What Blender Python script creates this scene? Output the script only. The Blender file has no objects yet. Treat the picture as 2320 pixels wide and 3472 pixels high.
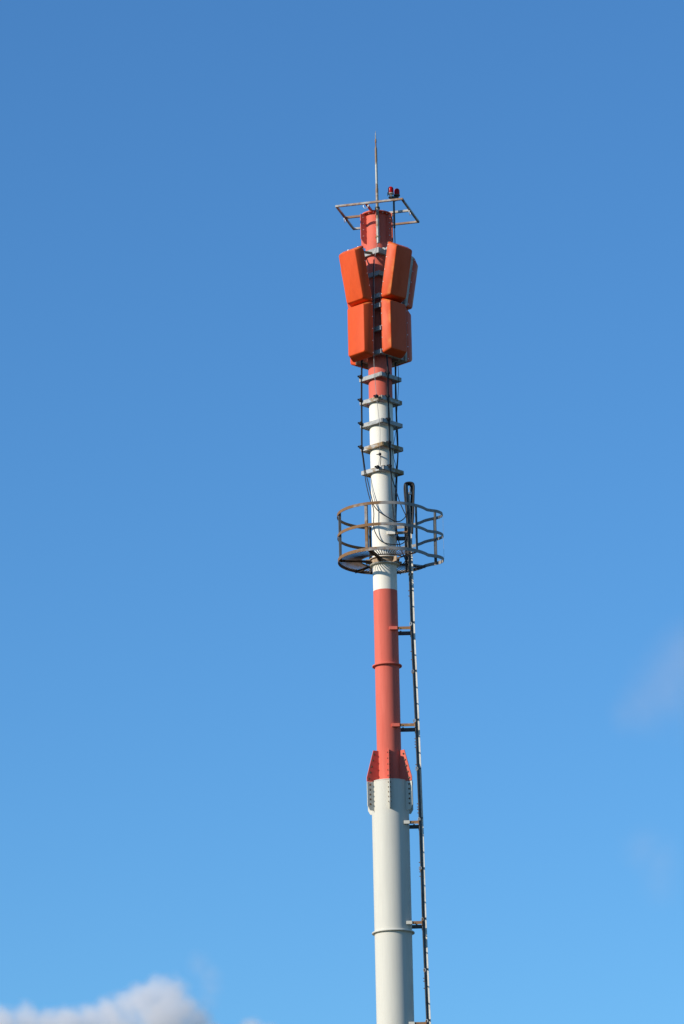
import bpy, bmesh, math, random
from mathutils import Vector, Matrix

random.seed(7)
SC = bpy.context.scene
COL = SC.collection
rad = math.radians

# ------------------------------------------------------------------ camera
FPX = 13600.0                     # focal length in photo pixels (2320 x 3472)
CAM = Vector((0.0, -65.2, 1.6))
PITCH, YAW, ROLL = rad(16.40), rad(0.617), rad(1.17)
fwd = Vector((-math.sin(YAW) * math.cos(PITCH), math.cos(YAW) * math.cos(PITCH), math.sin(PITCH)))
rgt0 = Vector((math.cos(YAW), math.sin(YAW), 0.0))
up0 = rgt0.cross(fwd)
# verticals lean to the left at the top: the camera is rolled
rgt = rgt0 * math.cos(ROLL) - up0 * math.sin(ROLL)
upv = up0 * math.cos(ROLL) + rgt0 * math.sin(ROLL)
cam_d = bpy.data.cameras.new("camera")
cam = bpy.data.objects.new("camera", cam_d)
COL.objects.link(cam)
M = Matrix((rgt, upv, -fwd)).transposed().to_4x4()
M.translation = CAM
cam.matrix_world = M
cam_d.sensor_fit = 'VERTICAL'
cam_d.sensor_height = 36.0
cam_d.sensor_width = 24.0
cam_d.lens = FPX / 3472.0 * 36.0
cam_d.clip_start = 0.5
cam_d.clip_end = 60000.0
cam_d.dof.use_dof = True
cam_d.dof.focus_distance = 68.0
cam_d.dof.aperture_fstop = 2.8
SC.camera = cam
SC.render.resolution_x, SC.render.resolution_y = 684, 1024

# ------------------------------------------------------------------ light
SUN_AZ, SUN_EL = rad(-60.0), rad(23.0)       # azimuth seen from the mast, 0 = towards the camera, + = right
sun_vec = Vector((math.sin(SUN_AZ) * math.cos(SUN_EL), -math.cos(SUN_AZ) * math.cos(SUN_EL), math.sin(SUN_EL)))
world = bpy.data.worlds.new("World")
SC.world = world
world.use_nodes = True
wn, wl = world.node_tree.nodes, world.node_tree.links
wn.clear()
w_out = wn.new("ShaderNodeOutputWorld")
w_bg = wn.new("ShaderNodeBackground")
w_sky = wn.new("ShaderNodeTexSky")
w_sky.sky_type = 'NISHITA'
w_sky.sun_disc = False
w_sky.sun_elevation = SUN_EL
w_sky.sun_rotation = math.atan2(sun_vec.x, sun_vec.y)
w_sky.altitude = 0.0
w_sky.air_density = 1.2
w_sky.dust_density = 0.0
w_sky.ozone_density = 10.0
w_bg.inputs["Strength"].default_value = 0.145
w_tint = wn.new("ShaderNodeMix")                 # camera white balance of the photograph's blue
w_tint.data_type, w_tint.blend_type = 'RGBA', 'MULTIPLY'
w_tint.inputs["Factor"].default_value = 1.0
w_tint.inputs["B"].default_value = (0.86, 0.99, 0.965, 1.0)
wl.new(w_sky.outputs[0], w_tint.inputs["A"])
wl.new(w_tint.outputs["Result"], w_bg.inputs[0])
wl.new(w_bg.outputs[0], w_out.inputs[0])
sun_d = bpy.data.lights.new("sun", 'SUN')
sun_d.energy = 4.3
sun_d.angle = rad(0.53)
sun_d.color = (1.0, 0.93, 0.82)
sun = bpy.data.objects.new("sun", sun_d)
COL.objects.link(sun)
sun.location = sun_vec * 200
sun.rotation_euler = sun_vec.to_track_quat('Z', 'Y').to_euler()
SC.view_settings.view_transform = 'Standard'
SC.view_settings.look = 'None'
SC.view_settings.exposure = 0.18
SC.view_settings.gamma = 1.0
SC.view_settings.use_curve_mapping = False
SC.render.engine = 'CYCLES'
SC.cycles.use_denoising = True
SC.cycles.max_bounces = 8
SC.cycles.volume_bounces = 8
SC.cycles.volume_max_steps = 256


# ------------------------------------------------------------------ helpers
def W(px, py, d=0.0):
    """photo pixel -> world point on the vertical plane d metres in front of the mast axis"""
    r = fwd + rgt * ((px - 1160.0) / FPX) + upv * ((1736.0 - py) / FPX)
    t = (-d - CAM.y) / r.y
    return CAM + r * t


def axis_px(py):
    return 1290.0 + 0.02426 * (py - 1312.0)


def Z(py, d=0.0, px=None):
    return W(axis_px(py) if px is None else px, py, d).z


def az(phi, r, z=0.0):
    """polar position round the mast: phi in degrees, 0 = towards the camera, + = right"""
    return Vector((math.sin(rad(phi)) * r, -math.cos(rad(phi)) * r, z))


def tag(o, label=None, cat=None, group=None, kind=None):
    if label: o["label"] = label
    if cat: o["category"] = cat
    if group: o["group"] = group
    if kind: o["kind"] = kind
    return o


def thing(name, loc, label, cat, group=None):
    e = bpy.data.objects.new(name, None)
    e.empty_display_size = 0.1
    COL.objects.link(e)
    e.location = loc
    return tag(e, label, cat, group)


def adopt(o, parent):
    """parent o, keeping its world position (parents here are only ever translated)"""
    o.parent = parent
    p, off = parent, Vector((0, 0, 0))
    while p is not None:
        off += p.location
        p = p.parent
    o.location = o.location - off
    return o


def link(name, mesh, parent=None, loc=(0, 0, 0)):
    o = bpy.data.objects.new(name, mesh)
    COL.objects.link(o)
    o.location = loc
    if parent is not None:
        adopt(o, parent)
    return o


def finish(name, bm, mat, parent=None, smooth=False, recenter=True, auto=None):
    bmesh.ops.recalc_face_normals(bm, faces=bm.faces)
    c = Vector((0, 0, 0))
    if recenter and len(bm.verts):
        lo = Vector((min(v.co[i] for v in bm.verts) for i in range(3)))
        hi = Vector((max(v.co[i] for v in bm.verts) for i in range(3)))
        c = Vector(((lo.x + hi.x) / 2, (lo.y + hi.y) / 2, lo.z))
        bmesh.ops.translate(bm, vec=-c, verts=bm.verts)
    me = bpy.data.meshes.new(name)
    if auto is not None:
        for e in bm.edges:
            e.smooth = not (len(e.link_faces) == 2 and e.calc_face_angle(0) > rad(auto))
        smooth = True
    bm.to_mesh(me)
    bm.free()
    if smooth:
        for p in me.polygons: p.use_smooth = True
    me.materials.append(mat)
    return link(name, me, parent, c)


def box(bm, c, sx, sy, sz, rz=0.0, mat=None):
    m = Matrix.Translation(c) @ Matrix.Rotation(rz, 4, 'Z') @ Matrix.Diagonal((sx, sy, sz, 1))
    if mat is not None: m = mat @ m
    return bmesh.ops.create_cube(bm, size=1.0, matrix=m)


def bar(bm, a, b, w, h, up=Vector((0, 0, 1))):
    """rectangular bar from a to b; w across, h along up"""
    a, b = Vector(a), Vector(b)
    t = (b - a)
    L = t.length
    t.normalize()
    s = t.cross(up)
    if s.length < 1e-5: s = t.cross(Vector((1, 0, 0)))
    s.normalize()
    u = s.cross(t)
    m = Matrix((t, s, u)).transposed().to_4x4()
    m.translation = (a + b) / 2
    bmesh.ops.create_cube(bm, size=1.0, matrix=m @ Matrix.Diagonal((L, w, h, 1)))


def lathe(bm, prof, n=48, center=(0, 0, 0), cap0=True, cap1=True):
    """prof: list of (r, z)"""
    rings = []
    cx, cy, cz = center
    for r, z in prof:
        rings.append([bm.verts.new((cx + r * math.cos(2 * math.pi * i / n), cy + r * math.sin(2 * math.pi * i / n), cz + z))
                      for i in range(n)])
    for a, b in zip(rings, rings[1:]):
        for i in range(n):
            bm.faces.new((a[i], a[(i + 1) % n], b[(i + 1) % n], b[i]))
    if cap0: bm.faces.new(list(reversed(rings[0])))
    if cap1: bm.faces.new(rings[-1])


def smooth_path(pts, per=8):
    """Catmull-Rom through points"""
    pts = [Vector(p) for p in pts]
    if len(pts) < 3: return pts
    P = [pts[0] * 2 - pts[1]] + pts + [pts[-1] * 2 - pts[-2]]
    out = []
    for i in range(1, len(P) - 2):
        p0, p1, p2, p3 = P[i - 1], P[i], P[i + 1], P[i + 2]
        for k in range(per):
            t = k / per
            out.append(0.5 * ((2 * p1) + (p2 - p0) * t + (2 * p0 - 5 * p1 + 4 * p2 - p3) * t * t + (3 * p1 - p0 - 3 * p2 + p3) * t ** 3))
    out.append(pts[-1])
    return out


def tube(bm, pts, r, n=8, r1=None):
    pts = [Vector(p) for p in pts]
    rings = []
    ref = Vector((0.31, 0.77, 0.2)).normalized()
    for i, p in enumerate(pts):
        t = (pts[min(i + 1, len(pts) - 1)] - pts[max(i - 1, 0)]).normalized()
        s = t.cross(ref)
        if s.length < 1e-4: s = t.cross(Vector((0, 0, 1)))
        s.normalize()
        u = t.cross(s)
        rr = r if r1 is None else r + (r1 - r) * i / (len(pts) - 1)
        rings.append([bm.verts.new(p + s * (rr * math.cos(2 * math.pi * k / n)) + u * (rr * math.sin(2 * math.pi * k / n))) for k in range(n)])
    for a, b in zip(rings, rings[1:]):
        for k in range(n):
            bm.faces.new((a[k], a[(k + 1) % n], b[(k + 1) % n], b[k]))
    bm.faces.new(list(reversed(rings[0])))
    bm.faces.new(rings[-1])


def prism(bm, poly, to_world, th):
    """poly: list of 2D points; to_world(u, v, w) -> Vector; extruded by +-th/2 along w"""
    a = [bm.verts.new(to_world(u, v, -th / 2)) for u, v in poly]
    b = [bm.verts.new(to_world(u, v, th / 2)) for u, v in poly]
    bm.faces.new(list(reversed(a)))
    bm.faces.new(b)
    n = len(poly)
    for i in range(n):
        bm.faces.new((a[i], a[(i + 1) % n], b[(i + 1) % n], b[i]))


def simple_mesh(name, m, build):
    bm = bmesh.new()
    build(bm)
    bmesh.ops.recalc_face_normals(bm, faces=bm.faces)
    me = bpy.data.meshes.new(name)
    bm.to_mesh(me)
    bm.free()
    me.materials.append(m)
    return me


# ------------------------------------------------------------------ materials
def mat(name, c1, c2=None, scale=3.0, stretch=(1, 1, 1), lo=0.45, hi=0.62, rough=0.5, metal=0.0, spec=0.4,
        fine=0.06, bump=0.0, detail=6.0, rough2=None, bias=None):
    m = bpy.data.materials.new(name)
    m.use_nodes = True
    N, L = m.node_tree.nodes, m.node_tree.links
    b = N["Principled BSDF"]
    tc = N.new("ShaderNodeTexCoord")
    geo = N.new("ShaderNodeNewGeometry")
    mp = N.new("ShaderNodeMapping")
    mp.inputs["Scale"].default_value = stretch
    L.new(geo.outputs["Position"], mp.inputs["Vector"])
    n1 = N.new("ShaderNodeTexNoise")
    n1.inputs["Scale"].default_value = scale
    n1.inputs["Detail"].default_value = detail
    n1.inputs["Roughness"].default_value = 0.62
    L.new(mp.outputs[0], n1.inputs["Vector"])
    n2 = N.new("ShaderNodeTexNoise")
    n2.inputs["Scale"].default_value = scale * 7.3
    n2.inputs["Detail"].default_value = 4.0
    L.new(mp.outputs[0], n2.inputs["Vector"])
    ramp = N.new("ShaderNodeMapRange")
    ramp.interpolation_type = 'SMOOTHSTEP'
    ramp.inputs["From Min"].default_value = lo
    ramp.inputs["From Max"].default_value = hi
    if bias is None:
        L.new(n1.outputs["Fac"], ramp.inputs["Value"])
    else:                      # wear that is heavier on the weather side of the thing
        dt = N.new("ShaderNodeVectorMath")
        dt.operation = 'DOT_PRODUCT'
        dt.inputs[1].default_value = bias
        L.new(geo.outputs["Position"], dt.inputs[0])
        ad = N.new("ShaderNodeMath")
        L.new(n1.outputs["Fac"], ad.inputs[0])
        L.new(dt.outputs["Value"], ad.inputs[1])
        L.new(ad.outputs[0], ramp.inputs["Value"])
    mix = N.new("ShaderNodeMix")
    mix.data_type = 'RGBA'
    mix.inputs["A"].default_value = (*c1, 1)
    mix.inputs["B"].default_value = (*(c2 or c1), 1)
    L.new(ramp.outputs[0], mix.inputs["Factor"])
    # fine value variation
    v = N.new("ShaderNodeMapRange")
    v.inputs["From Min"].default_value = 0.3
    v.inputs["From Max"].default_value = 0.7
    v.inputs["To Min"].default_value = 1.0 - fine
    v.inputs["To Max"].default_value = 1.0 + fine
    L.new(n2.outputs["Fac"], v.inputs["Value"])
    mul = N.new("ShaderNodeVectorMath")
    mul.operation = 'SCALE'
    L.new(mix.outputs["Result"], mul.inputs[0])
    L.new(v.outputs[0], mul.inputs["Scale"])
    L.new(mul.outputs[0], b.inputs["Base Color"])
    b.inputs["Metallic"].default_value = metal
    b.inputs["Specular IOR Level"].default_value = spec
    if rough2 is None: rough2 = min(1.0, rough + 0.12)
    rr = N.new("ShaderNodeMapRange")
    rr.inputs["To Min"].default_value = rough
    rr.inputs["To Max"].default_value = rough2
    L.new(ramp.outputs[0], rr.inputs["Value"])
    L.new(rr.outputs[0], b.inputs["Roughness"])
    if bump:
        bp = N.new("ShaderNodeBump")
        bp.inputs["Strength"].default_value = bump
        bp.inputs["Distance"].default_value = 0.004
        L.new(n2.outputs["Fac"], bp.inputs["Height"])
        L.new(bp.outputs[0], b.inputs["Normal"])
    return m


RED = mat("red_paint", (0.67, 0.148, 0.100), (0.60, 0.120, 0.080), scale=1.6, stretch=(4, 4, 0.35), lo=0.4, hi=0.75, rough=0.55, spec=0.08, fine=0.03)
WHITE = mat("cream_paint", (0.80, 0.745, 0.63), (0.74, 0.69, 0.585), scale=1.5, stretch=(4, 4, 0.3), lo=0.45, hi=0.8, rough=0.55, spec=0.1, fine=0.025)
WHITE2 = mat("grey_cream_paint", (0.61, 0.58, 0.49), (0.56, 0.535, 0.455), scale=1.3, stretch=(4, 4, 0.3), lo=0.45, hi=0.8, rough=0.55, spec=0.1, fine=0.025)
ORANGE = mat("orange_radome", (0.69, 0.088, 0.019), (0.60, 0.068, 0.014), scale=2.2, stretch=(2, 2, 0.6), lo=0.4, hi=0.75, rough=0.42, spec=0.12, fine=0.04)


def pale_creases(m):
    """paler yellow-orange beside the moulded creases of the cover, on one side and the top (object space: x across, y outwards, z up)"""
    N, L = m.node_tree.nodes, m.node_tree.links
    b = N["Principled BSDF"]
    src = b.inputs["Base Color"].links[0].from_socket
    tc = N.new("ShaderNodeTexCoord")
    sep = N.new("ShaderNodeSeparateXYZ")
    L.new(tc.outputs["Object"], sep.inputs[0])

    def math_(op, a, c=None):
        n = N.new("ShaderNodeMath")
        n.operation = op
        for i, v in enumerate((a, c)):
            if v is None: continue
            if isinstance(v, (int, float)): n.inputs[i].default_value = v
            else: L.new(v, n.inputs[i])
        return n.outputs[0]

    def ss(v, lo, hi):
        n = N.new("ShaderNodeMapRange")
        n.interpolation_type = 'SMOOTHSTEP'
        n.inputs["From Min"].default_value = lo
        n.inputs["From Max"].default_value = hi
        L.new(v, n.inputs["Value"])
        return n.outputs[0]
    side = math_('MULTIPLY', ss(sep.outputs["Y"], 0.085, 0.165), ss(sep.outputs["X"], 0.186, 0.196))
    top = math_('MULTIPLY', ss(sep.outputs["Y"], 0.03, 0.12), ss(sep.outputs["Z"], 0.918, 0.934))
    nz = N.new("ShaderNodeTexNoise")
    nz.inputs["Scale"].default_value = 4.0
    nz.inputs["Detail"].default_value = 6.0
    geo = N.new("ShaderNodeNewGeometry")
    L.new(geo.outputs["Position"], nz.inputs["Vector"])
    f = math_('MULTIPLY', math_('MAXIMUM', side, top), ss(nz.outputs["Fac"], 0.36, 0.62))  # pale band beside one side's creases and along the top, broken by noise
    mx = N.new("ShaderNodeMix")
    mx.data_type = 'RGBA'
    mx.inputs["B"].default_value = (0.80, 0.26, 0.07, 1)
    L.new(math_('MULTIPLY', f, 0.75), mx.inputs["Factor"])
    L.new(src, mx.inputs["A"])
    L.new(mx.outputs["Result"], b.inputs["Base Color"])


pale_creases(ORANGE)
TRAY = mat("panel_back_metal", (0.33, 0.30, 0.25), (0.22, 0.16, 0.11), scale=6, rough=0.6)
GALV = mat("galvanised_steel", (0.40, 0.40, 0.38), (0.30, 0.295, 0.275), scale=9, lo=0.42, hi=0.6, rough=0.6, spec=0.15, fine=0.12)
GALV_R = mat("stained_galvanised_steel", (0.45, 0.45, 0.43), (0.27, 0.175, 0.085), scale=4.5, stretch=(1, 1, 1.2), lo=0.42, hi=0.58, rough=0.6, spec=0.12, fine=0.14)
RUSTY = mat("rusted_rail_steel", (0.28, 0.262, 0.24), (0.215, 0.118, 0.054), scale=2.6, lo=0.46, hi=0.60, rough=0.62, spec=0.12, detail=8.0, bias=(-0.26, 0, 0), fine=0.16, bump=0.15)
RUST_DK = mat("rusted_floor_steel", (0.105, 0.072, 0.052), (0.06, 0.04, 0.028), scale=5, lo=0.4, hi=0.6, rough=0.75, fine=0.18)
COLLAR = mat("stained_collar_paint", (0.45, 0.34, 0.23), (0.30, 0.18, 0.09), scale=5, stretch=(1, 1, 0.4), lo=0.42, hi=0.66, rough=0.6, fine=0.1)
ARM_RUST = mat("rusted_arm_steel", (0.30, 0.15, 0.06), (0.46, 0.36, 0.24), scale=11, lo=0.55, hi=0.66, rough=0.7, fine=0.2)
LADDER = mat("ladder_steel", (0.11, 0.115, 0.115), (0.085, 0.08, 0.072), scale=6, rough=0.65, spec=0.12, fine=0.1)
LADDER_L = mat("ladder_safety_rail", (0.72, 0.69, 0.60), (0.62, 0.58, 0.49), scale=5, rough=0.5, fine=0.08)
RODM = mat("weathered_pipe", (0.40, 0.39, 0.34), (0.24, 0.16, 0.095), scale=2.6, stretch=(1, 1, 1), lo=0.45, hi=0.55, rough=0.5, metal=0.2, fine=0.12)
FRAME = mat("frame_steel", (0.50, 0.47, 0.42), (0.32, 0.19, 0.12), scale=1.6, lo=0.45, hi=0.56, rough=0.6, spec=0.15, fine=0.12)
BOLT = mat("bolt_steel", (0.16, 0.09, 0.05), (0.10, 0.06, 0.04), scale=20, rough=0.7)
SHINY = mat("bright_zinc", (0.72, 0.71, 0.69), rough=0.35, metal=0.6)
BLACK = mat("black_cable_rubber", (0.014, 0.013, 0.013), (0.022, 0.02, 0.018), scale=5, rough=0.5, spec=0.3)
GREYWIRE = mat("grey_wire", (0.34, 0.33, 0.30), (0.26, 0.25, 0.23), scale=10, rough=0.5)
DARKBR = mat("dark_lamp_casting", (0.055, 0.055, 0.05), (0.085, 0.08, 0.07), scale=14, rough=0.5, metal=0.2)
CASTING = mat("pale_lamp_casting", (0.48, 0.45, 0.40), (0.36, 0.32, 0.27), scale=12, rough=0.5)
WHITEPL = mat("white_plastic", (0.80, 0.80, 0.78), rough=0.4)
CONC = mat("concrete", (0.34, 0.33, 0.31), (0.27, 0.265, 0.25), scale=2, rough=0.9)
GROUND = mat("dry_grass_ground", (0.035, 0.045, 0.018), (0.06, 0.05, 0.03), scale=0.05, lo=0.35, hi=0.65, rough=0.95, fine=0.2)
GLASS_RED = mat("red_beacon_glass", (0.50, 0.006, 0.006), (0.38, 0.004, 0.005), scale=20, rough=0.25, spec=0.12)

# ------------------------------------------------------------------ ground
bm = bmesh.new()
bmesh.ops.create_grid(bm, x_segments=40, y_segments=40, size=20000)
g = finish("ground", bm, GROUND, recenter=False)
tag(g, kind="structure")

# ------------------------------------------------------------------ mast
R1, R2 = 0.203, 0.308
z_cap = Z(716, 0.26)
z_p1 = Z(1345, 0.362)
z_p2 = Z(1995, R1)
z_p3 = Z(2640, R2)
z_fl1 = Z(2247, 0.25)
z_flp = Z(1904, 0.25)
z_fl2 = Z(3151, 0.352)

mast = thing("telecom_mast", (0, 0, 0), "tall tubular telecom mast painted in red and white bands", "mast")


def shaft(r, z0, z1, m, name="shaft_section", cap1=False):
    bm = bmesh.new()
    lathe(bm, [(r, z0), (r, z1)], 96, cap0=False, cap1=cap1)
    return finish(name, bm, m, mast, auto=40)


shaft(R1, z_p1, z_cap, RED)
shaft(R1, z_p2, z_p1, WHITE)
shaft(R1, z_p3 - 0.4, z_p2, RED)
# lower, wider shaft in lengths joined by flanges, down to its concrete foot
shaft(R2, z_fl2, z_p3, WHITE2)
z_fl3 = z_fl2 - 6.0
shaft(R2, z_fl3, z_fl2, WHITE2)
shaft(0.36, 0.3, z_fl3, WHITE2)
bm = bmesh.new()
lathe(bm, [(R2 + 0.004, z_p3 - 0.012), (R2 + 0.004, z_p3 + 0.004), (R1 - 0.02, z_p3 + 0.004), (R1 - 0.02, z_p3 - 0.012)], 96, cap0=False, cap1=False)
finish("closing_plate", bm, WHITE2, mast, auto=40)


def flange(r, zz, m, th=0.022, rin=R1):
    bm = bmesh.new()
    lathe(bm, [(rin - 0.01, zz - th / 2), (r - 0.004, zz - th / 2), (r, zz - th / 2 + 0.004), (r, zz + th / 2 - 0.004), (r - 0.004, zz + th / 2), (rin - 0.01, zz + th / 2)], 96, cap0=False, cap1=False)
    # weld fillets
    f = finish("flange", bm, m, mast, auto=40)
    bm = bmesh.new()
    lathe(bm, [(rin + 0.0005, zz - th / 2 - 0.02), (rin + 0.012, zz - th / 2 + 0.001)], 64, cap0=False, cap1=False)
    lathe(bm, [(rin + 0.012, zz + th / 2 - 0.001), (rin + 0.0005, zz + th / 2 + 0.02)], 64, cap0=False, cap1=False)
    finish("weld", bm, m, f, auto=40)
    return f


flange(0.25, z_fl1, RED)
flange(0.25, z_flp, WHITE2)
flange(0.352, z_fl2, WHITE2, rin=R2)
flange(0.42, z_fl3, WHITE2, rin=0.36)
bm = bmesh.new()
lathe(bm, [(0.19, z_cap), (0.268, z_cap), (0.272, z_cap + 0.004), (0.272, z_cap + 0.018), (0.268, z_cap + 0.022), (0.19, z_cap + 0.022)], 64)
cap = finish("cap_plate", bm, RED, mast, auto=40)
for i in range(18):
    a = i * 20 + 7
    bm = bmesh.new()
    p = az(a, 0.238, z_cap)
    lathe(bm, [(0.012, -0.012), (0.012, 0.036)], 6, center=p)
    finish("bolt", bm, SHINY if i % 3 else BOLT, cap)
# concrete foot
bm = bmesh.new()
box(bm, Vector((0, 0, 0.15)), 2.4, 2.4, 0.5)
bmesh.ops.bevel(bm, geom=bm.edges[:], offset=0.03, segments=2, affect='EDGES')
finish("concrete_foot", bm, CONC, mast)
bm = bmesh.new()
lathe(bm, [(0.30, 0.4), (0.55, 0.4), (0.55, 0.44), (0.37, 0.44), (0.365, 0.5)], 48, cap0=False, cap1=False)
finish("base_plate", bm, WHITE2, mast, auto=40)

bolt_me = bpy.data.meshes.new("bolt")
bm = bmesh.new()
lathe(bm, [(0.012, -0.024), (0.012, 0.024)], 6)
lathe(bm, [(0.0165, -0.0125), (0.0165, 0.0125)], 10)
bm.to_mesh(bolt_me)
bm.free()
bolt_me.materials.append(BOLT)


zinc_me = simple_mesh("bolt", SHINY, lambda bm: lathe(bm, [(0.009, -0.018), (0.009, 0.018)], 6))


def fin(phi, poly, m, bolts, th=0.016, off=0.0, name="gusset_fin", bme=None):
    er, et = az(phi, 1.0), Vector((math.cos(rad(phi)), math.sin(rad(phi)), 0))
    bm = bmesh.new()
    prism(bm, poly, lambda u, v, w: er * u + et * (w + off) + Vector((0, 0, v)), th)
    bmesh.ops.bevel(bm, geom=bm.edges[:], offset=0.002, segments=1, affect='EDGES')
    f = finish(name, bm, m, mast)
    for r, zz in bolts:
        o = link("bolt", bme or bolt_me, None, er * r + et * off + Vector((0, 0, zz)))
        o.rotation_euler = (Vector((0, 0, 1)).rotation_difference(et)).to_euler()
        adopt(o, f)
    return f


zt, zb_, zw0, zw1 = Z(2536, 0.3), Z(2638, 0.43), Z(2724, 0.43), Z(2743, 0.33)
RF = 0.432
for k in range(6):
    phi = -60 + 60 * k - 1.5
    fin(phi, [(R1 - 0.01, zt - 0.002), (0.300, zt), (RF, zb_ + 0.07), (RF, zb_ + 0.004), (R1 - 0.01, zb_ + 0.004)], RED,
        [(0.285 + (RF - 0.33) * t, zt - 0.07 - (zt - zb_ - 0.12) * t) for t in (0, 0.25, 0.5, 0.75, 1)])
    fin(phi, [(R2 - 0.01, zb_ - 0.004), (RF, zb_ - 0.004), (RF, zw0 + 0.02), (RF - 0.045, zw1 + 0.02), (R2 - 0.01, zw1 + 0.012)], WHITE2,
        [(0.378, zb_ - 0.055 - (zb_ - zw0 - 0.10) * t) for t in (0, 0.25, 0.5, 0.75, 1)], off=0.004)
# fins under the cap, ready for one more length
zc0, zc1 = z_cap - 0.002, Z(808, 0.15)
for k in range(6):
    phi = -60 + 60 * k - 1.5
    fin(phi, [(R1 - 0.01, zc0), (0.318, zc0), (0.318, zc1), (0.26, zc1 - 0.075), (R1 - 0.01, zc1 - 0.085)], RED,
        [(0.268, zc0 - 0.06 - 0.115 * t) for t in range(4)], bme=zinc_me)

# ------------------------------------------------------------------ square brackets round the shaft
brk_group = "square cable brackets round the mast"


def square_bracket(py, hd, h, label, ties=(), matl=GALV, group=brk_group, phi0=3.0, plates=True):
    """four bars forming a square with one corner towards the camera"""
    zc = Z(py, hd)
    t = thing("square_bracket", (0, 0, zc), label, "bracket", group)
    C = [az(phi0 + 90 * k, hd, zc) for k in range(4)]
    th = 0.05
    for k in range(4):
        a, b = C[k], C[(k + 1) % 4]
        dirv = (b - a).normalized()
        inn = -((a + b) / 2)
        inn.z = 0
        inn.normalize()
        a2 = a + dirv * (0.0 if k % 2 == 0 else th - 0.003)
        b2 = b - dirv * (0.0 if k % 2 == 0 else th - 0.003)
        bm = bmesh.new()
        out = 0.003 if k % 2 == 0 else 0.0
        bar(bm, a2 + inn * (th / 2 - out), b2 + inn * (th / 2 - out), th, h)
        bmesh.ops.bevel(bm, geom=bm.edges[:], offset=0.0025, segments=1, affect='EDGES')
        finish("channel_bar", bm, matl, t)
        # saddle between bar and tube
        mid = (a + b) / 2
        bm = bmesh.new()
        bar(bm, mid + inn * 0.045, mid.normalized() * 0 + Vector((0, 0, zc)) - inn * (R1 - 0.006), 0.06, h * 0.6)
        finish("saddle", bm, matl, t)
        # splice plate near the front corners
        if plates and k in (0, 3):
            s = a + dirv * 0.06 if k == 0 else b - dirv * 0.06
            bm = bmesh.new()
            bar(bm, s - dirv * 0.045 - inn * 0.003, s + dirv * 0.045 - inn * 0.003, 0.006, h - 0.012)
            finish("splice_plate", bm, matl, t)
    for k in range(4):
        bm = bmesh.new()
        c = C[k] * 0.90
        c.z = zc
        box(bm, c, 0.018, 0.018, h + 0.016, rz=rad(30))
        finish("corner_bolt", bm, BOLT, t)
    for px, pyy, d in ties:
        bm = bmesh.new()
        p = W(px, pyy, d)
        bmesh.ops.create_icosphere(bm, subdivisions=2, radius=0.04, matrix=Matrix.Translation(p) @ Matrix.Diagonal((1.0, 1.0, 0.85, 1)))
        box(bm, p + Vector((-0.03, -0.01, 0.008)), 0.042, 0.03, 0.02, rz=0.3)
        box(bm, p + Vector((0, -0.02, 0.0)), 0.03, 0.03, 0.05, rz=0.5)
        finish("cable_clamp", bm, BLACK, t)
    return t


HD = 0.362
square_bracket(1266, HD, 0.072, "grey steel square bracket round red shaft, topmost below the panels",
               [(1223, 1278, 0.06), (1315.5, 1264, 0.26)])
square_bracket(1345, HD, 0.072, "brown-stained square bracket at the red to white paint change",
               [(1223, 1357, 0.06), (1315.5, 1343, 0.26), (1277, 1344, 0.37)], matl=GALV_R)
square_bracket(1423, HD, 0.072, "clean grey square bracket on the white shaft, first below the red paint",
               [(1224, 1436, 0.06), (1318, 1421, 0.26)])
square_bracket(1503, HD, 0.072, "square bracket on the white shaft with brown streaked front corner",
               [(1224, 1516, 0.06), (1320, 1500, 0.26)], matl=GALV_R)
square_bracket(1583, HD, 0.072, "lowest square bracket, stained, where cables leave towards the platform",
               [(1281, 1584, 0.35), (1322, 1580, 0.26)], matl=GALV_R)
HP = 0.345
for py, h, lab in ((846, 0.098, "deep grey square bracket above the tilted orange panels"),
                   (923, 0.078, "grey square bracket behind the middle of the tilted upper panels"),
                   (999, 0.078, "small square bracket behind the lower ends of the tilted panels"),
                   (1032, 0.078, "square bracket behind the upper ends of the upright panels"),
                   (1110, 0.078, "square bracket behind the middle of the upright panels"),
                   (1189, 0.078, "square bracket behind the lower ends of the upright panels")):
    square_bracket(py, HP if py < 990 else 0.405, h, lab, group="square panel brackets round the mast", plates=False)

# ------------------------------------------------------------------ panel antennas
PW, PWF, PH, PHF, PD, RIM = 0.49, 0.39, 0.985, 0.862, 0.175, 0.028


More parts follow.
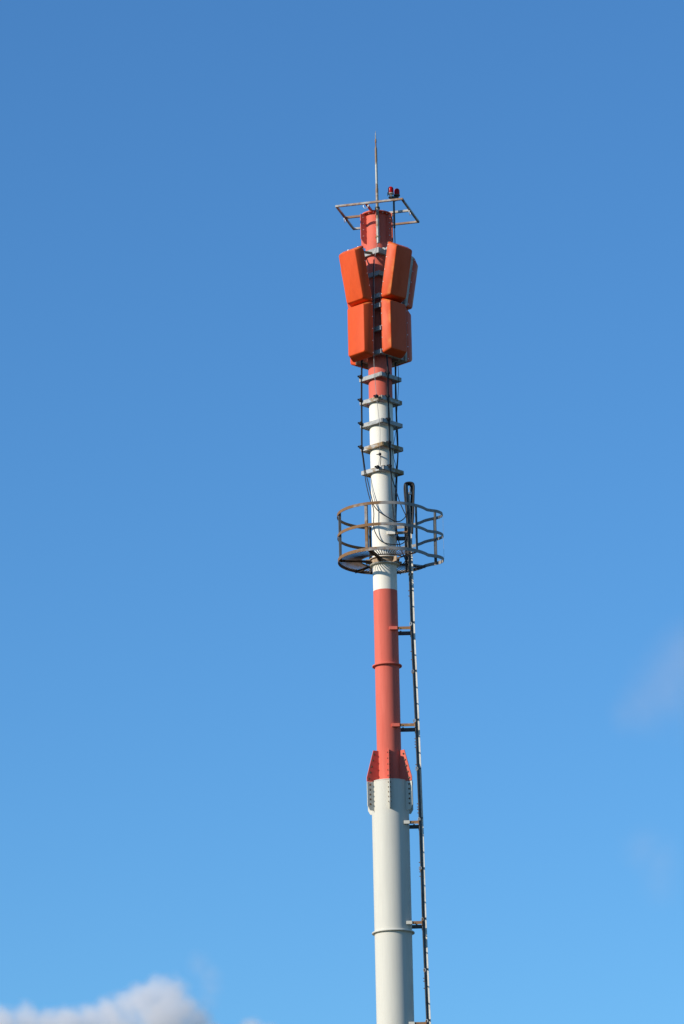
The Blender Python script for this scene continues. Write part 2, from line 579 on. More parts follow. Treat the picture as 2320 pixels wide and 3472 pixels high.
def radome_mesh():
    bm = bmesh.new()

    def ring(w, z0, z1, y):
        return [bm.verts.new((-w / 2, y, z0)), bm.verts.new((w / 2, y, z0)), bm.verts.new((w / 2, y, z1)), bm.verts.new((-w / 2, y, z1))]
    dz = (PH - PHF) / 2
    r = [ring(PW, 0, PH, 0.0), ring(PW, 0, PH, RIM), ring(PWF, dz, PH - dz, PD)]
    for a, b in zip(r, r[1:]):
        for i in range(4):
            bm.faces.new((a[i], a[(i + 1) % 4], b[(i + 1) % 4], b[i]))
    bm.faces.new(r[0])
    bm.faces.new(r[-1])
    bmesh.ops.recalc_face_normals(bm, faces=bm.faces)
    corner = [e for e in bm.edges if abs(e.verts[0].co.y - e.verts[1].co.y) > 0.01]
    bmesh.ops.bevel(bm, geom=corner, offset=0.035, segments=4, affect='EDGES', profile=0.5)
    front = [e for e in bm.edges if all(abs(v.co.y - PD) < 1e-4 for v in e.verts)]
    bmesh.ops.bevel(bm, geom=front, offset=0.013, segments=4, affect='EDGES', profile=0.5)
    for e in bm.edges:
        e.smooth = not (len(e.link_faces) == 2 and e.calc_face_angle(0) > rad(28))
    me = bpy.data.meshes.new("radome")
    bmesh.ops.recalc_face_normals(bm, faces=bm.faces)
    bm.to_mesh(me)
    bm.free()
    for p in me.polygons: p.use_smooth = True
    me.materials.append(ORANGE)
    return me


def tray_build(bm):
    box(bm, Vector((0, -0.005, PH / 2)), PW - 0.016, 0.012, PH - 0.016)
    box(bm, Vector((0, -0.034, PH / 2)), PW - 0.20, 0.052, PH - 0.16)


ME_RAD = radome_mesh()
ME_TRAY = simple_mesh("back_tray", TRAY, tray_build)
TRAY_P = mat("pale_panel_back", (0.50, 0.46, 0.39), (0.38, 0.32, 0.25), scale=5, rough=0.6, spec=0.1)


def deep_tray_build(bm):
    box(bm, Vector((0, -0.034, PH / 2)), PW + 0.004, 0.068, PH - 0.006)
    bmesh.ops.bevel(bm, geom=bm.edges[:], offset=0.008, segments=2, affect='EDGES')


ME_TRAY_D = simple_mesh("back_tray", TRAY_P, deep_tray_build)
ME_SCREW = simple_mesh("rim_screw", SHINY, lambda bm: lathe(bm, [(0.007, -0.004), (0.007, 0.004)], 6))


def panel(phi, r0, z0, tilt, label, group, up):
    t = thing("panel_antenna", az(phi, r0, z0), label, "antenna", group)
    t.rotation_euler = (Matrix.Rotation(rad(phi) + math.pi, 4, 'Z') @ Matrix.Rotation(-tilt, 4, 'X')).to_euler()
    # local +y must point outwards
    for nm, me in (("radome", ME_RAD), ("back_tray", ME_TRAY_D if phi > 90 else ME_TRAY)):
        o = bpy.data.objects.new(nm, me)
        COL.objects.link(o)
        o.parent = t
    for s in (-1, 1):
        for i in range(5):
            o = bpy.data.objects.new("rim_screw", ME_SCREW)
            COL.objects.link(o)
            o.parent = t
            o.location = (s * PW / 2, 0.013, 0.06 + i * (PH - 0.12) / 4)
            o.rotation_euler = (0, math.pi / 2, 0)
    # mounting brackets reaching back to the square brackets (local -y)
    gap = r0 - 0.245
    for zz in (0.10, PH - 0.07):
        bm = bmesh.new()
        reach = gap + (math.tan(tilt) * zz if up else 0.0)
        for s in (-1, 1):
            bar(bm, Vector((s * 0.10, -0.03, zz)), Vector((s * 0.10, -0.02 - reach, zz - math.sin(tilt) * reach * (0.35 if zz > 0.5 else 0.6))), 0.012, 0.045)
        bar(bm, Vector((-0.13, -0.045, zz)), Vector((0.13, -0.045, zz)), 0.03, 0.03)
        me = bpy.data.meshes.new("mounting_arm")
        bm.to_mesh(me)
        bm.free()
        me.materials.append(GALV_R if up else GALV)
        o = bpy.data.objects.new("mounting_arm", me)
        COL.objects.link(o)
        o.parent = t
    if up:   # eye bolts on the top edge
        for s in (-0.12, 0.12):
            bm = bmesh.new()
            bmesh.ops.create_icosphere(bm, subdivisions=1, radius=0.014, matrix=Matrix.Translation((s, -0.01, PH + 0.004)))
            me = bpy.data.meshes.new("eye_bolt")
            bm.to_mesh(me)
            bm.free()
            me.materials.append(SHINY)
            o = bpy.data.objects.new("eye_bolt", me)
            COL.objects.link(o)
            o.parent = t


def z_inner(py, px, r0, s=1):
    return W(px, py, (r0 + PW / 2) * 0.7071).z


rFL, rFR, rBR, rBL = 0.400, 0.292, 0.415, 0.350
zFL = z_inner(1207, 1266, rFL)
zFR = z_inner(1196, 1297, rFR)
zFLu = z_inner(1020.7, 1262, rFL)
zFRu = z_inner(1007.6, 1290.5, rFR)
TILT = rad(12.0)
lowG, upG = "upright orange panel antennas of the lower tier", "tilted orange panel antennas of the upper tier"
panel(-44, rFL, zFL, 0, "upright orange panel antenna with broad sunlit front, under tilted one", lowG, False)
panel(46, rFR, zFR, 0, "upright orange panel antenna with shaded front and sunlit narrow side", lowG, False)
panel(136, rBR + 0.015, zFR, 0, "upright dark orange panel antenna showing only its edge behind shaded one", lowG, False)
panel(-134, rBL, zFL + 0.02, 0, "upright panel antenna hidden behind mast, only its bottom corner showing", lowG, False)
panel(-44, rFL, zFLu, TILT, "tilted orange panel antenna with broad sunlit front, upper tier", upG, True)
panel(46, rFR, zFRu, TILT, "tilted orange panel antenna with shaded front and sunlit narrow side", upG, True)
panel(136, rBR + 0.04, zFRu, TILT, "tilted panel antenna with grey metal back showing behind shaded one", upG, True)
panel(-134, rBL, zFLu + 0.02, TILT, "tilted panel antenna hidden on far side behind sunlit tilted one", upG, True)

# ------------------------------------------------------------------ lightning rod
rod_d = 0.352
p_bot, p_top = W(1282.5, 824, rod_d), W(1276.6, 499, rod_d)
rod = thing("lightning_rod", p_bot, "long thin weathered lightning rod standing above the red mast top", "lightning rod")
rx = p_bot.x
zz = lambda py: W(1280, py, rod_d).z
bm = bmesh.new()
lathe(bm, [(0.025, p_bot.z), (0.025, zz(640)), (0.0215, zz(637)), (0.0205, zz(506)), (0.014, zz(498))], 20, center=(rx, -rod_d, 0))
finish("lower_pipe", bm, RODM, rod, auto=40)
bm = bmesh.new()
lathe(bm, [(0.012, zz(500)), (0.011, zz(484)), (0.015, zz(483)), (0.0145, zz(473)), (0.0095, zz(471))], 16, center=(rx, -rod_d, 0))
finish("connector", bm, ARM_RUST, rod, auto=40)
bm = bmesh.new()
lathe(bm, [(0.0095, zz(472)), (0.008, zz(455)), (0.002, zz(444))], 12, center=(rx, -rod_d, 0))
finish("tip", bm, GALV, rod, auto=40)
for py in (704, 803):
    zc = zz(py)
    bm = bmesh.new()
    lathe(bm, [(0.0245, -0.012), (0.034, -0.012), (0.034, 0.012), (0.0245, 0.012)], 20, center=(rx, -rod_d, zc), cap0=False, cap1=False)
    box(bm, Vector((rx + 0.0, -rod_d + 0.034, zc)), 0.085, 0.014, 0.05)
    box(bm, Vector((rx + 0.035, -rod_d + 0.02, zc)), 0.012, 0.05, 0.012)
    box(bm, Vector((rx - 0.035, -rod_d + 0.02, zc)), 0.012, 0.05, 0.012)
    finish("pipe_clamp", bm, GALV_R if py > 750 else DARKBR, rod, auto=40)

# ------------------------------------------------------------------ square lifting frame on the cap
zf = z_cap + 0.022 + 0.021
frame = thing("square_top_frame", (0, 0, zf), "flat square steel frame lying on top of the red mast", "frame")
S2, rotf = 0.582, rad(-14.0)     # right end of the front bar comes nearer the camera


def frp(x, d):
    v = Matrix.Rotation(rotf, 3, 'Z') @ Vector((x, -d, 0))
    return Vector((v.x + 0.02, v.y, zf))


A, B, C_, D_ = frp(-S2, S2), frp(S2, S2), frp(S2, -S2), frp(-S2, -S2)
BS = 0.036
for a, b in ((A, B), (C_, D_)):
    e = (b - a).normalized() * (BS / 2)
    bm = bmesh.new()
    bar(bm, a - e, b + e, BS, BS)
    bmesh.ops.bevel(bm, geom=bm.edges[:], offset=0.004, segments=2, affect='EDGES')
    finish("frame_bar", bm, FRAME, frame)
for a, b in ((B, C_), (D_, A)):
    e = (b - a).normalized() * (BS / 2)
    bm = bmesh.new()
    bar(bm, a + e, b - e, BS, BS)
    bmesh.ops.bevel(bm, geom=bm.edges[:], offset=0.004, segments=2, affect='EDGES')
    finish("frame_bar", bm, FRAME, frame)
bm = bmesh.new()
bar(bm, frp(-S2 + BS / 2, 0), frp(S2 - BS / 2, 0), BS, BS)
finish("cross_bar", bm, FRAME, frame)
bm = bmesh.new()
bar(bm, frp(-0.06, S2 - BS / 2), frp(-0.06, BS / 2), BS, BS)
finish("cross_bar", bm, RED, frame)
for (x, d, along) in ((-0.06, S2, 'x'), (-S2, 0.03, 'd'), (S2, 0.03, 'd')):
    c = frp(x, d)
    e = (frp(x + 0.1, d) - c if along == 'x' else frp(x, d + 0.1) - c).normalized()
    pts = []
    for i in range(17):
        a = math.pi * (i / 16)
        pts.append(c + e * (0.042 * math.cos(a)) + Vector((0, 0, -BS / 2 - 0.03 - 0.05 * math.sin(a))))
    pts = [pts[0] + Vector((0, 0, 0.035))] + pts + [pts[-1] + Vector((0, 0, 0.035))]
    bm = bmesh.new()
    tube(bm, pts, 0.0055, 8)
    finish("lifting_loop", bm, SHINY, frame, smooth=True)

# ------------------------------------------------------------------ twin obstruction beacons
lx, ld = 0.305, 0.165
stem_top, stem_bot = W(1339, 676, ld).z, W(1339, 773, ld).z
hold = thing("beacon_holder", (lx, -ld, stem_bot), "dark upright pipe with forked bracket beside the red mast top", "lamp holder")
bm = bmesh.new()
lathe(bm, [(0.0175, stem_bot), (0.0175, stem_top)], 16, center=(lx, -ld, 0))
finish("stem", bm, DARKBR, hold, auto=40)
bm = bmesh.new()
for py in (728, 757):
    zc = W(1339, py, ld).z
    bar(bm, Vector((lx, -ld, zc)), az(60, 0.27, zc), 0.02, 0.035)
finish("stem_clamp", bm, GALV, hold)
LD = Vector((0.082, 0.075, 0)).normalized()      # from the nearer lamp to the farther one
c0 = Vector((lx + 0.005, -ld, stem_top + 0.02))
bm = bmesh.new()
bar(bm, c0 - LD * 0.10, c0 + LD * 0.10, 0.085, 0.035)
bar(bm, c0 - Vector((0, 0, 0.03)) - LD * 0.05, c0 - Vector((0, 0, 0.03)) + LD * 0.05, 0.06, 0.03)
bmesh.ops.bevel(bm, geom=bm.edges[:], offset=0.008, segments=2, affect='EDGES')
finish("fork_bracket", bm, DARKBR, hold)
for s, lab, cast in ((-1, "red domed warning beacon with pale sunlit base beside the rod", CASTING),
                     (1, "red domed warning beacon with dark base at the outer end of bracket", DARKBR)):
    c = c0 + LD * (0.072 * s) + Vector((0, 0, 0.017))
    b = thing("warning_beacon", c, lab, "beacon lamp", "pair of red beacons on the mast top")
    bm = bmesh.new()
    lathe(bm, [(0.026, -0.004), (0.028, 0.022), (0.046, 0.040), (0.052, 0.043), (0.052, 0.058), (0.046, 0.062)], 24, center=c)
    finish("base", bm, cast, b, auto=35)
    bm = bmesh.new()
    prof = [(0.045, 0.060), (0.047, 0.07), (0.047, 0.135)]
    for i in range(1, 7):
        a = math.pi / 2 * i / 6
        prof.append((0.047 * math.cos(a) + 0.0006, 0.135 + 0.047 * math.sin(a)))
    lathe(bm, prof, 32, center=c)
    finish("dome", bm, GLASS_RED, b, auto=60)
    bm = bmesh.new()
    box(bm, c + Vector((-0.054, -0.012, 0.038)), 0.012, 0.02, 0.06)
    finish("clip", bm, DARKBR, b)

# ------------------------------------------------------------------ service platform with guard rail
RP = 0.785
zr = [W(1300, 1698.5, RP).z, W(1302, 1770.8, RP).z, W(1304, 1852.5, RP).z]
BH = 0.050
plat = thing("service_platform", (0, 0, zr[2] - BH), "round rusted service platform with three-ring guard rail round the mast", "platform")


def rail_path():
    pts = []
    a = 119.0
    while a < 360 + 67.0:
        pts.append(az(a, RP))
        a += 3.0
    pts.append(az(360 + 67, RP))
    bay = [(0.735, 0.285), (0.80, 0.243), (0.89, 0.195), (0.945, 0.13), (0.985, 0.055), (0.998, -0.02), (0.985, -0.10), (0.945, -0.175), (0.89, -0.23), (0.80, -0.285), (0.735, -0.335)]
    pts += [Vector((x, -d, 0)) for x, d in bay]
    return pts


PATH = rail_path()


def band(name, path, z1, h, th, m, parent, closed=True):
    bm = bmesh.new()
    n = len(path)
    rows = []
    for i, p in enumerate(path):
        t = (path[(i + 1) % n] - path[(i - 1) % n]).normalized()
        nrm = Vector((t.y, -t.x, 0))
        if nrm.dot(p) < 0: nrm = -nrm
        o, q = p + nrm * th / 2, p - nrm * th / 2
        rows.append([bm.verts.new((o.x, o.y, z1)), bm.verts.new((q.x, q.y, z1)), bm.verts.new((q.x, q.y, z1 - h)), bm.verts.new((o.x, o.y, z1 - h))])
    for i in range(n):
        a, b = rows[i], rows[(i + 1) % n]
        for k in range(4):
            bm.faces.new((a[k], a[(k + 1) % 4], b[(k + 1) % 4], b[k]))
    return finish(name, bm, m, parent, auto=30)


for i, nm in enumerate(("top_rail", "middle_rail", "toe_ring")):
    band(nm, PATH, zr[i], BH if i < 2 else BH + 0.006, 0.009, RUSTY, plat)
# joint mark on the toe ring and flat angle posts
post_spots = [az(-79, RP - 0.012), az(-22.5, RP - 0.012), az(45, RP - 0.012), az(198, RP - 0.012), az(150, RP - 0.012), Vector((0.882, -0.187, 0)), Vector((0.882, 0.222, 0))]
for i, p in enumerate(post_spots):
    bm = bmesh.new()
    ang = math.atan2(p.y, p.x) + math.pi / 2
    ww = 0.046 if i < 5 else 0.034
    c = Vector((p.x, p.y, (zr[0] + zr[2] - BH) / 2 + 0.0))
    H = zr[0] - zr[2] + BH - 0.012
    box(bm, c, ww, 0.008, H, rz=ang)
    tdir = Vector((math.cos(ang), math.sin(ang), 0))
    ndir = Vector((-math.sin(ang), math.cos(ang), 0))
    if ndir.dot(p) > 0: ndir = -ndir
    box(bm, c + tdir * (ww / 2 - 0.004) + ndir * 0.021, 0.008, 0.034, H, rz=ang)
    finish("post", bm, RUSTY if i == 1 else LADDER, plat)
# thin safety wire at the outer end of the bay
bm = bmesh.new()
tube(bm, [Vector((1.004, 0.02, zr[0] - 0.02)), Vector((1.004, 0.02, zr[2] - 0.02))], 0.002, 6)
finish("safety_wire", bm, GREYWIRE, plat)
# collar on the flange
zc0, zc1 = z_flp + 0.011, Z(1883.6, 0.25)
bm = bmesh.new()
lathe(bm, [(0.207, zc0), (0.213, zc0), (0.226, zc1 - 0.012), (0.254, zc1 - 0.012), (0.254, zc1), (0.207, zc1)], 64, cap0=False, cap1=False)
finish("collar", bm, COLLAR, plat, auto=40)
# radial beams
zfl = zr[2] - 0.020
R_IN = 0.405
beam_az = [-20, 42, 118, 160, 220, 280]
for a in beam_az:
    bm = bmesh.new()
    er = az(a, 1.0)
    et = Vector((math.cos(rad(a)), math.sin(rad(a)), 0))
    zt_, zo = zfl - 0.0255, zfl - 0.034
    prism(bm, [(0.209, zc0 + 0.012), (0.209, zt_), (RP - 0.006, zt_), (RP - 0.006, zt_ - 0.028), (0.42, zc0 + 0.035)],
          lambda u, v, w: er * u + et * w + Vector((0, 0, v)), 0.010)
    bar(bm, er * 0.24 + Vector((0, 0, zt_ + 0.001)) + et * 0.022, er * (RP - 0.006) + Vector((0, 0, zt_ + 0.001)) + et * 0.022, 0.046, 0.008)
    finish("radial_beam", bm, RUST_DK, plat)
    bm = bmesh.new()
    bar(bm, er * 0.212 + Vector((0, 0, (zc0 + zc1) / 2)) - et * 0.012, er * 0.32 + Vector((0, 0, (zc0 + zc1) / 2)) - et * 0.012, 0.012, 0.085)
    finish("beam_lug", bm, COLLAR, plat)


def arc_ring(r, z1, h, th, a0, a1, name, m):
    bm = bmesh.new()
    n = int((a1 - a0) / 3) + 1
    rows = []
    for i in range(n + 1):
        a = a0 + (a1 - a0) * i / n
        o, q = az(a, r + th / 2), az(a, r - th / 2)
        rows.append([bm.verts.new((o.x, o.y, z1)), bm.verts.new((q.x, q.y, z1)), bm.verts.new((q.x, q.y, z1 - h)), bm.verts.new((o.x, o.y, z1 - h))])
    for a, b in zip(rows, rows[1:]):
        for k in range(4): bm.faces.new((a[k], a[(k + 1) % 4], b[(k + 1) % 4], b[k]))
    bm.faces.new(rows[0])
    bm.faces.new(list(reversed(rows[-1])))
    finish(name, bm, m, plat, auto=30)


arc_ring(R_IN, zfl, 0.02, 0.008, 116.5, 403, "inner_ring", RUST_DK)
arc_ring(RP - 0.02, zfl, 0.02, 0.008, 116.5, 403, "outer_ring", RUST_DK)
ME_GR = simple_mesh("grating_bar", RUST_DK, lambda bm: box(bm, Vector((0, 0, -0.005)), 0.012, RP - 0.02 - R_IN, 0.008))
a = 119.5
while a <= 402.5:
    o = link("grating_bar", ME_GR, plat, az(a, (RP - 0.02 + R_IN) / 2, zfl - 0.001))
    o.rotation_euler = (0, 0, rad(a))
    a += 4.0

# ------------------------------------------------------------------ access ladder
DN, DFAR = 0.185, -0.165
st = [(1642, 1374.5), (1800, 1382.5), (2130, 1393.2), (2458, 1408.5), (2790, 1421.3), (3129, 1432.2), (3470, 1446.6)]
near = [W(px, py, DN) for py, px in st]
slope = (near[-1].x - near[-2].x) / (near[-1].z - near[-2].z)
near.append(Vector((near[-1].x + slope * (0.3 - near[-1].z), -DN, 0.3)))
lad = thing("access_ladder", near[-1], "narrow steel ladder with pale safety rail running up beside the mast", "ladder")


def lad_x(z):
    for a, b in zip(near, near[1:]):
        if b.z <= z <= a.z:
            return a.x + (b.x - a.x) * (z - a.z) / (b.z - a.z)
    return near[0].x if z > near[0].z else near[-1].x


def sweep_profile(bm, pts, prof, closed=True):
    rows = [[bm.verts.new(p + Vector((u, v, 0))) for u, v in prof] for p in pts]
    n = len(prof)
    for a, b in zip(rows, rows[1:]):
        for k in range(n): bm.faces.new((a[k], a[(k + 1) % n], b[(k + 1) % n], b[k]))
    bm.faces.new(rows[0])
    bm.faces.new(list(reversed(rows[-1])))


def rot2(prof, deg, ox=0, oy=0):
    c, s = math.cos(rad(deg)), math.sin(rad(deg))
    return [(x * c - y * s + ox, x * s + y * c + oy) for x, y in prof]


# flat bar rail turned so that its broad face looks away from the sun
flat = [(-0.026, -0.005), (0.026, -0.005), (0.026, 0.005), (-0.026, 0.005)]
bm = bmesh.new()
sweep_profile(bm, near, rot2(flat, 38, 0.021, 0.0))
finish("side_rail", bm, LADDER, lad)
far = [p + Vector((0, DN - DFAR, 0)) for p in near]
bm = bmesh.new()
sweep_profile(bm, far, rot2(flat, 38, 0.021, 0.0))
finish("side_rail", bm, LADDER, lad)
# pale safety rail standing off the rungs
DS = 0.045
saf = [Vector((p.x + 0.056, -DS, p.z)) for p in near]
saf[0].z -= 0.10
bm = bmesh.new()
sweep_profile(bm, saf, rot2([(-0.017, -0.006), (0.017, -0.006), (0.017, 0.006), (0.006, 0.006), (0.006, 0.03), (-0.006, 0.03), (-0.006, 0.006), (-0.017, 0.006)], -10))
finish("safety_rail", bm, LADDER_L, lad)
ME_RUNG = simple_mesh("rung", LADDER, lambda bm: [tube(bm, [Vector((0, -DN + 0.002, 0)), Vector((0, -DFAR - 0.002, 0))], 0.011, 10)])
ME_PIN = simple_mesh("rail_pin", LADDER, lambda bm: box(bm, Vector((0.02, -DS, 0)), 0.05, 0.022, 0.022))
zr0 = W(1220 + 1140 / 6.533, 1960 + 925 / 6.533, DN).z
i0 = int((near[0].z - 0.1 - zr0) / 0.28)
k = i0
while True:
    zz_ = zr0 + 0.28 * k
    if zz_ < 0.5: break
    xx = lad_x(zz_) + 0.022
    link("rung", ME_RUNG, lad, (xx, 0, zz_))
    if k % 3 == 0: link("rail_pin", ME_PIN, lad, (xx, 0, zz_))
    k -= 1

# stand-off arms: painted stub on the shaft, rusty arm out to each rail
sta = [(1806, WHITE, R1), (2129, RED, R1), (2458, RED, R1), (2789, WHITE2, R2), (3129.5, WHITE2, R2), (3472, WHITE2, R2)]
zs_list = []
for py, m, R in sta:
    zs_list.append((Z(py, 0.2, 1360), m, R))
dz = zs_list[-2][0] - zs_list[-1][0]
zz_ = zs_list[-1][0] - dz
while zz_ > 1.0:
    zs_list.append((zz_, WHITE2, R2 if zz_ > z_fl3 else 0.36))
    zz_ -= dz
for zs, m, R in zs_list:
    xr = lad_x(zs) + 0.005
    dn = 0.195 if R == R1 else 0.205
    xs0 = 0.055 if R == R1 else math.sqrt(R * R - dn * dn) - 0.04
    xs1 = 0.19 if R == R1 else math.sqrt(R * R - dn * dn) + 0.075
    if R != R1: xs0, xs1 = 0.215, 0.315
    bm = bmesh.new()
    bar(bm, Vector((xs0, -dn, zs)), Vector((xs1, -dn, zs)), 0.056, 0.056)
    bmesh.ops.bevel(bm, geom=bm.edges[:], offset=0.003, segments=1, affect='EDGES')
    so = finish("stand_off_stub", bm, m, lad)
    bm = bmesh.new()
    bar(bm, Vector((xs1 - 0.02, -dn, zs)), Vector((xr, -dn, zs)), 0.008, 0.050)
    bar(bm, Vector((xs1 - 0.02, -dn + 0.024, zs + 0.021)), Vector((xr, -dn + 0.024, zs + 0.021)), 0.042, 0.0078)
    box(bm, Vector((xs1 + 0.035, -dn - 0.008, zs - 0.008)), 0.022, 0.016, 0.022)
    box(bm, Vector((xr - 0.012, -dn - 0.002, zs - 0.01)), 0.01, 0.05, 0.085)
    finish("stand_off_arm", bm, ARM_RUST, lad)
    x0 = R1 * 0.5 if R == R1 else R * 0.8
    bm = bmesh.new()
    bar(bm, Vector((x0, 0.165, zs)), Vector((xr, 0.165, zs)), 0.05, 0.056)
    box(bm, Vector((xr - 0.008, 0.165, zs - 0.012)), 0.012, 0.06, 0.09)
    box(bm, Vector((x0 + 0.14, 0.165, zs + 0.034)), 0.03, 0.02, 0.02)
    finish("stand_off_arm", bm, LADDER, lad)

# little cable clips and bolts along the near rail
for py, px in ((1948, 1389), (2115, 1393), (2277, 1399.8), (2444, 1406), (2606, 1413.4), (2778, 1421), (2944, 1425.5), (3117, 1432.5), (3289, 1439.8), (3462, 1447.5)):
    p = W(px, py, DN + 0.01)
    bm = bmesh.new()
    n = 12
    outer = [(0.024 * math.cos(2 * math.pi * i / n) * (1.0), 0.031 * math.sin(2 * math.pi * i / n)) for i in range(n)]
    vs = []
    for sy in (-0.012, 0.012):
        vs.append([bm.verts.new(p + Vector((x, sy, z))) for x, z in outer])
        vs.append([bm.verts.new(p + Vector((x * 0.6, sy, z * 0.64))) for x, z in outer])
    for i in range(n):
        j = (i + 1) % n
        bm.faces.new((vs[0][i], vs[0][j], vs[1][j], vs[1][i]))
        bm.faces.new((vs[2][i], vs[2][j], vs[3][j], vs[3][i]))
        bm.faces.new((vs[0][i], vs[0][j], vs[2][j], vs[2][i]))
        bm.faces.new((vs[1][i], vs[1][j], vs[3][j], vs[3][i]))
    box(bm, p + Vector((0.016, 0.004, 0)), 0.02, 0.02, 0.03)
    box(bm, p + Vector((-0.002, 0, -0.034)), 0.018, 0.02, 0.014)
    finish("cable_clip", bm, GALV_R, lad)
for py in (2003, 2021, 2209, 2237, 2505, 2516, 2524, 2535, 2593, 2726, 2737, 2745, 2757, 2925, 2957, 2972, 3318, 3328, 3352):
    p = W(1400, py, DN)
    x = lad_x(p.z)
    bm = bmesh.new()
    m_ = Matrix.Translation((x - 0.008, -DN - 0.008, p.z)) @ Matrix.Rotation(math.pi / 2, 4, 'Y')
    bmesh.ops.create_cone(bm, segments=8, radius1=0.006, radius2=0.011, depth=0.034, cap_ends=True, matrix=m_)
    finish("clip_bolt", bm, BOLT, lad)
# white end fitting on top of the safety rail
p = W(1391, 1667, 0.06)
bm = bmesh.new()
lathe(bm, [(0.016, -0.055), (0.024, -0.050), (0.024, -0.012), (0.016, -0.008), (0.014, 0.055), (0.006, 0.062), (0.003, 0.10)], 16, center=p)
finish("end_fitting", bm, WHITEPL, lad, auto=40)

# ------------------------------------------------------------------ cables


def cable(pts, r, label, m=BLACK, cat="cable", group="black feeder cables", name="feeder_cable", per=8):
    P = smooth_path([W(*p) for p in pts], per)
    bm = bmesh.new()
    tube(bm, P, r, 8)
    o = finish(name, bm, m, None, smooth=True)
    tag(o, label, cat, group)
    return o


# pair on the left corner of the brackets
cable([(1226, 1190, .10), (1225.5, 1225, .07), (1225, 1280, .06), (1225, 1357, .06), (1225.7, 1437, .06), (1226, 1517, .06), (1231, 1558, .08), (1236, 1600, .10), (1243, 1645, .14), (1254, 1690, .2),
       (1264, 1715, .24), (1268, 1740, .235), (1267, 1780, .235), (1273, 1806, .235), (1290, 1832, .235), (1312, 1843, .235), (1340, 1846, .24), (1362, 1844, .23), (1375, 1833, .21), (1380, 1815, .2)], 0.0085,
      "outer black cable off the brackets' sunlit corner, sagging lowest across white shaft")
cable([(1229, 1190, .08), (1228.5, 1225, .05), (1228, 1280, .04), (1228, 1357, .04), (1228.5, 1437, .04), (1229, 1517, .04), (1234, 1558, .06), (1240, 1600, .09), (1250, 1642, .15), (1261, 1690, .22),
       (1268, 1714, .24), (1283, 1732, .245), (1300, 1745, .245), (1322, 1758, .25), (1338, 1766, .25), (1354, 1768, .24), (1367, 1761, .22), (1376, 1750, .2), (1380, 1735, .2)], 0.0085,
      "inner black cable off the brackets' sunlit corner, slanting across white shaft above platform")
# pair on the shaded front face
cable([(1309, 1190, .28), (1312, 1222, .28), (1315, 1264, .285), (1314.5, 1300, .27), (1314, 1343, .285), (1317, 1380, .27), (1317.5, 1421, .285), (1319, 1460, .27), (1319.5, 1500, .285), (1322, 1540, .27), (1323, 1580, .285), (1327, 1618, .27), (1328, 1660, .25), (1331, 1710, .23), (1337, 1765, .2), (1341, 1800, .19), (1345, 1835, .2), (1352, 1862, .2)], 0.0085,
      "black cable down shaded bracket faces, continuing straight down the white shaft")
cable([(1312.5, 1190, .27), (1314.5, 1222, .27), (1318, 1264, .275), (1318.5, 1300, .26), (1317.5, 1343, .275), (1319, 1380, .26), (1321, 1421, .275), (1322.5, 1460, .26), (1323, 1500, .275), (1325, 1540, .26), (1325.5, 1580, .275), (1329, 1618, .25), (1341, 1655, .22), (1355, 1700, .19), (1367, 1728, .18), (1377, 1752, .18), (1382, 1790, .17)], 0.0085,
      "black cable down shaded bracket faces, then slanting from lowest bracket to ladder")
# pair behind, on the far side face
cable([(1339, 1200, -.13), (1340, 1240, -.13), (1341, 1290, -.13), (1341, 1340, -.13), (1344, 1420, -.13), (1346, 1480, -.13), (1349, 1540, -.13), (1345, 1590, -.13), (1342, 1640, -.13), (1341.5, 1700, -.13), (1342, 1766, -.13), (1348, 1830, -.12)], 0.010,
      "thick dark cable behind the shaded side of the brackets, nearest the shaft")
cable([(1342, 1200, -.16), (1343, 1240, -.16), (1342.5, 1290, -.16), (1344, 1340, -.16), (1345, 1400, -.16), (1349, 1480, -.16), (1350, 1540, -.16), (1347.5, 1590, -.16), (1346, 1640, -.16), (1345, 1700, -.15), (1344, 1780, -.14), (1356, 1850, -.1), (1368, 1880, -.05), (1377, 1901, 0), (1388, 1908, .05)], 0.010,
      "thick dark cable behind the shaded side of the brackets, ending below platform")
cable([(1348, 1200, .02), (1350, 1240, .03), (1352, 1280, .06), (1350.5, 1330, .05), (1348.5, 1358, .06), (1345, 1420, .06), (1343, 1460, .07), (1335, 1505, .12), (1331, 1530, .15), (1335, 1553, .12), (1343, 1583, .06), (1345, 1640, -.08), (1346, 1700, -.1)], 0.005,
      "thin dark lead wandering between the shaded ends of the brackets")
cable([(1338, 772, .165), (1339, 800, .165), (1340, 835, .165), (1341, 880, .05)], 0.008, "dark lead dropping from the beacon holder behind the tilted panel")
cable([(1386, 1872, .15), (1381, 1890, .12), (1374, 1903, .08), (1366, 1912, .02), (1352, 1916, -.10)], 0.008, "short dark cable crossing below the platform beside the ladder")
# thin grey earth wire down the front
cable([(1281, 822, .352), (1276, 846, .40), (1271, 880, .41), (1269, 930, .41), (1269, 1000, .41), (1268, 1100, .40), (1268, 1215, .40), (1271, 1266, .40), (1273, 1300, .39), (1277, 1342, .385), (1281, 1380, .385), (1286, 1425, .385), (1289, 1460, .385), (1288.5, 1503, .375), (1288, 1533, .32), (1289, 1545, .3), (1285, 1570, .36), (1283, 1583, .365)], 0.0045,
      "thin grey earth wire hanging from the rod down the front of the brackets", m=GREYWIRE, cat="wire", group=None, name="earth_wire")
cable([(1268, 880, .36), (1266, 950, .36), (1265.5, 1040, .36), (1266, 1120, .36), (1267, 1206, .36)], 0.009, "black cable in the gap between the orange panels")
cable([(1288.5, 1538, .30), (1291.5, 1555, .33), (1289.5, 1578, .365)], 0.0065, "short black pigtail lead above the lowest bracket", per=6)
p = W(1288.5, 1540, .30)
bm = bmesh.new()
bmesh.ops.create_icosphere(bm, subdivisions=2, radius=0.03, matrix=Matrix.Translation(p) @ Matrix.Diagonal((0.9, 0.8, 1.0, 1)))
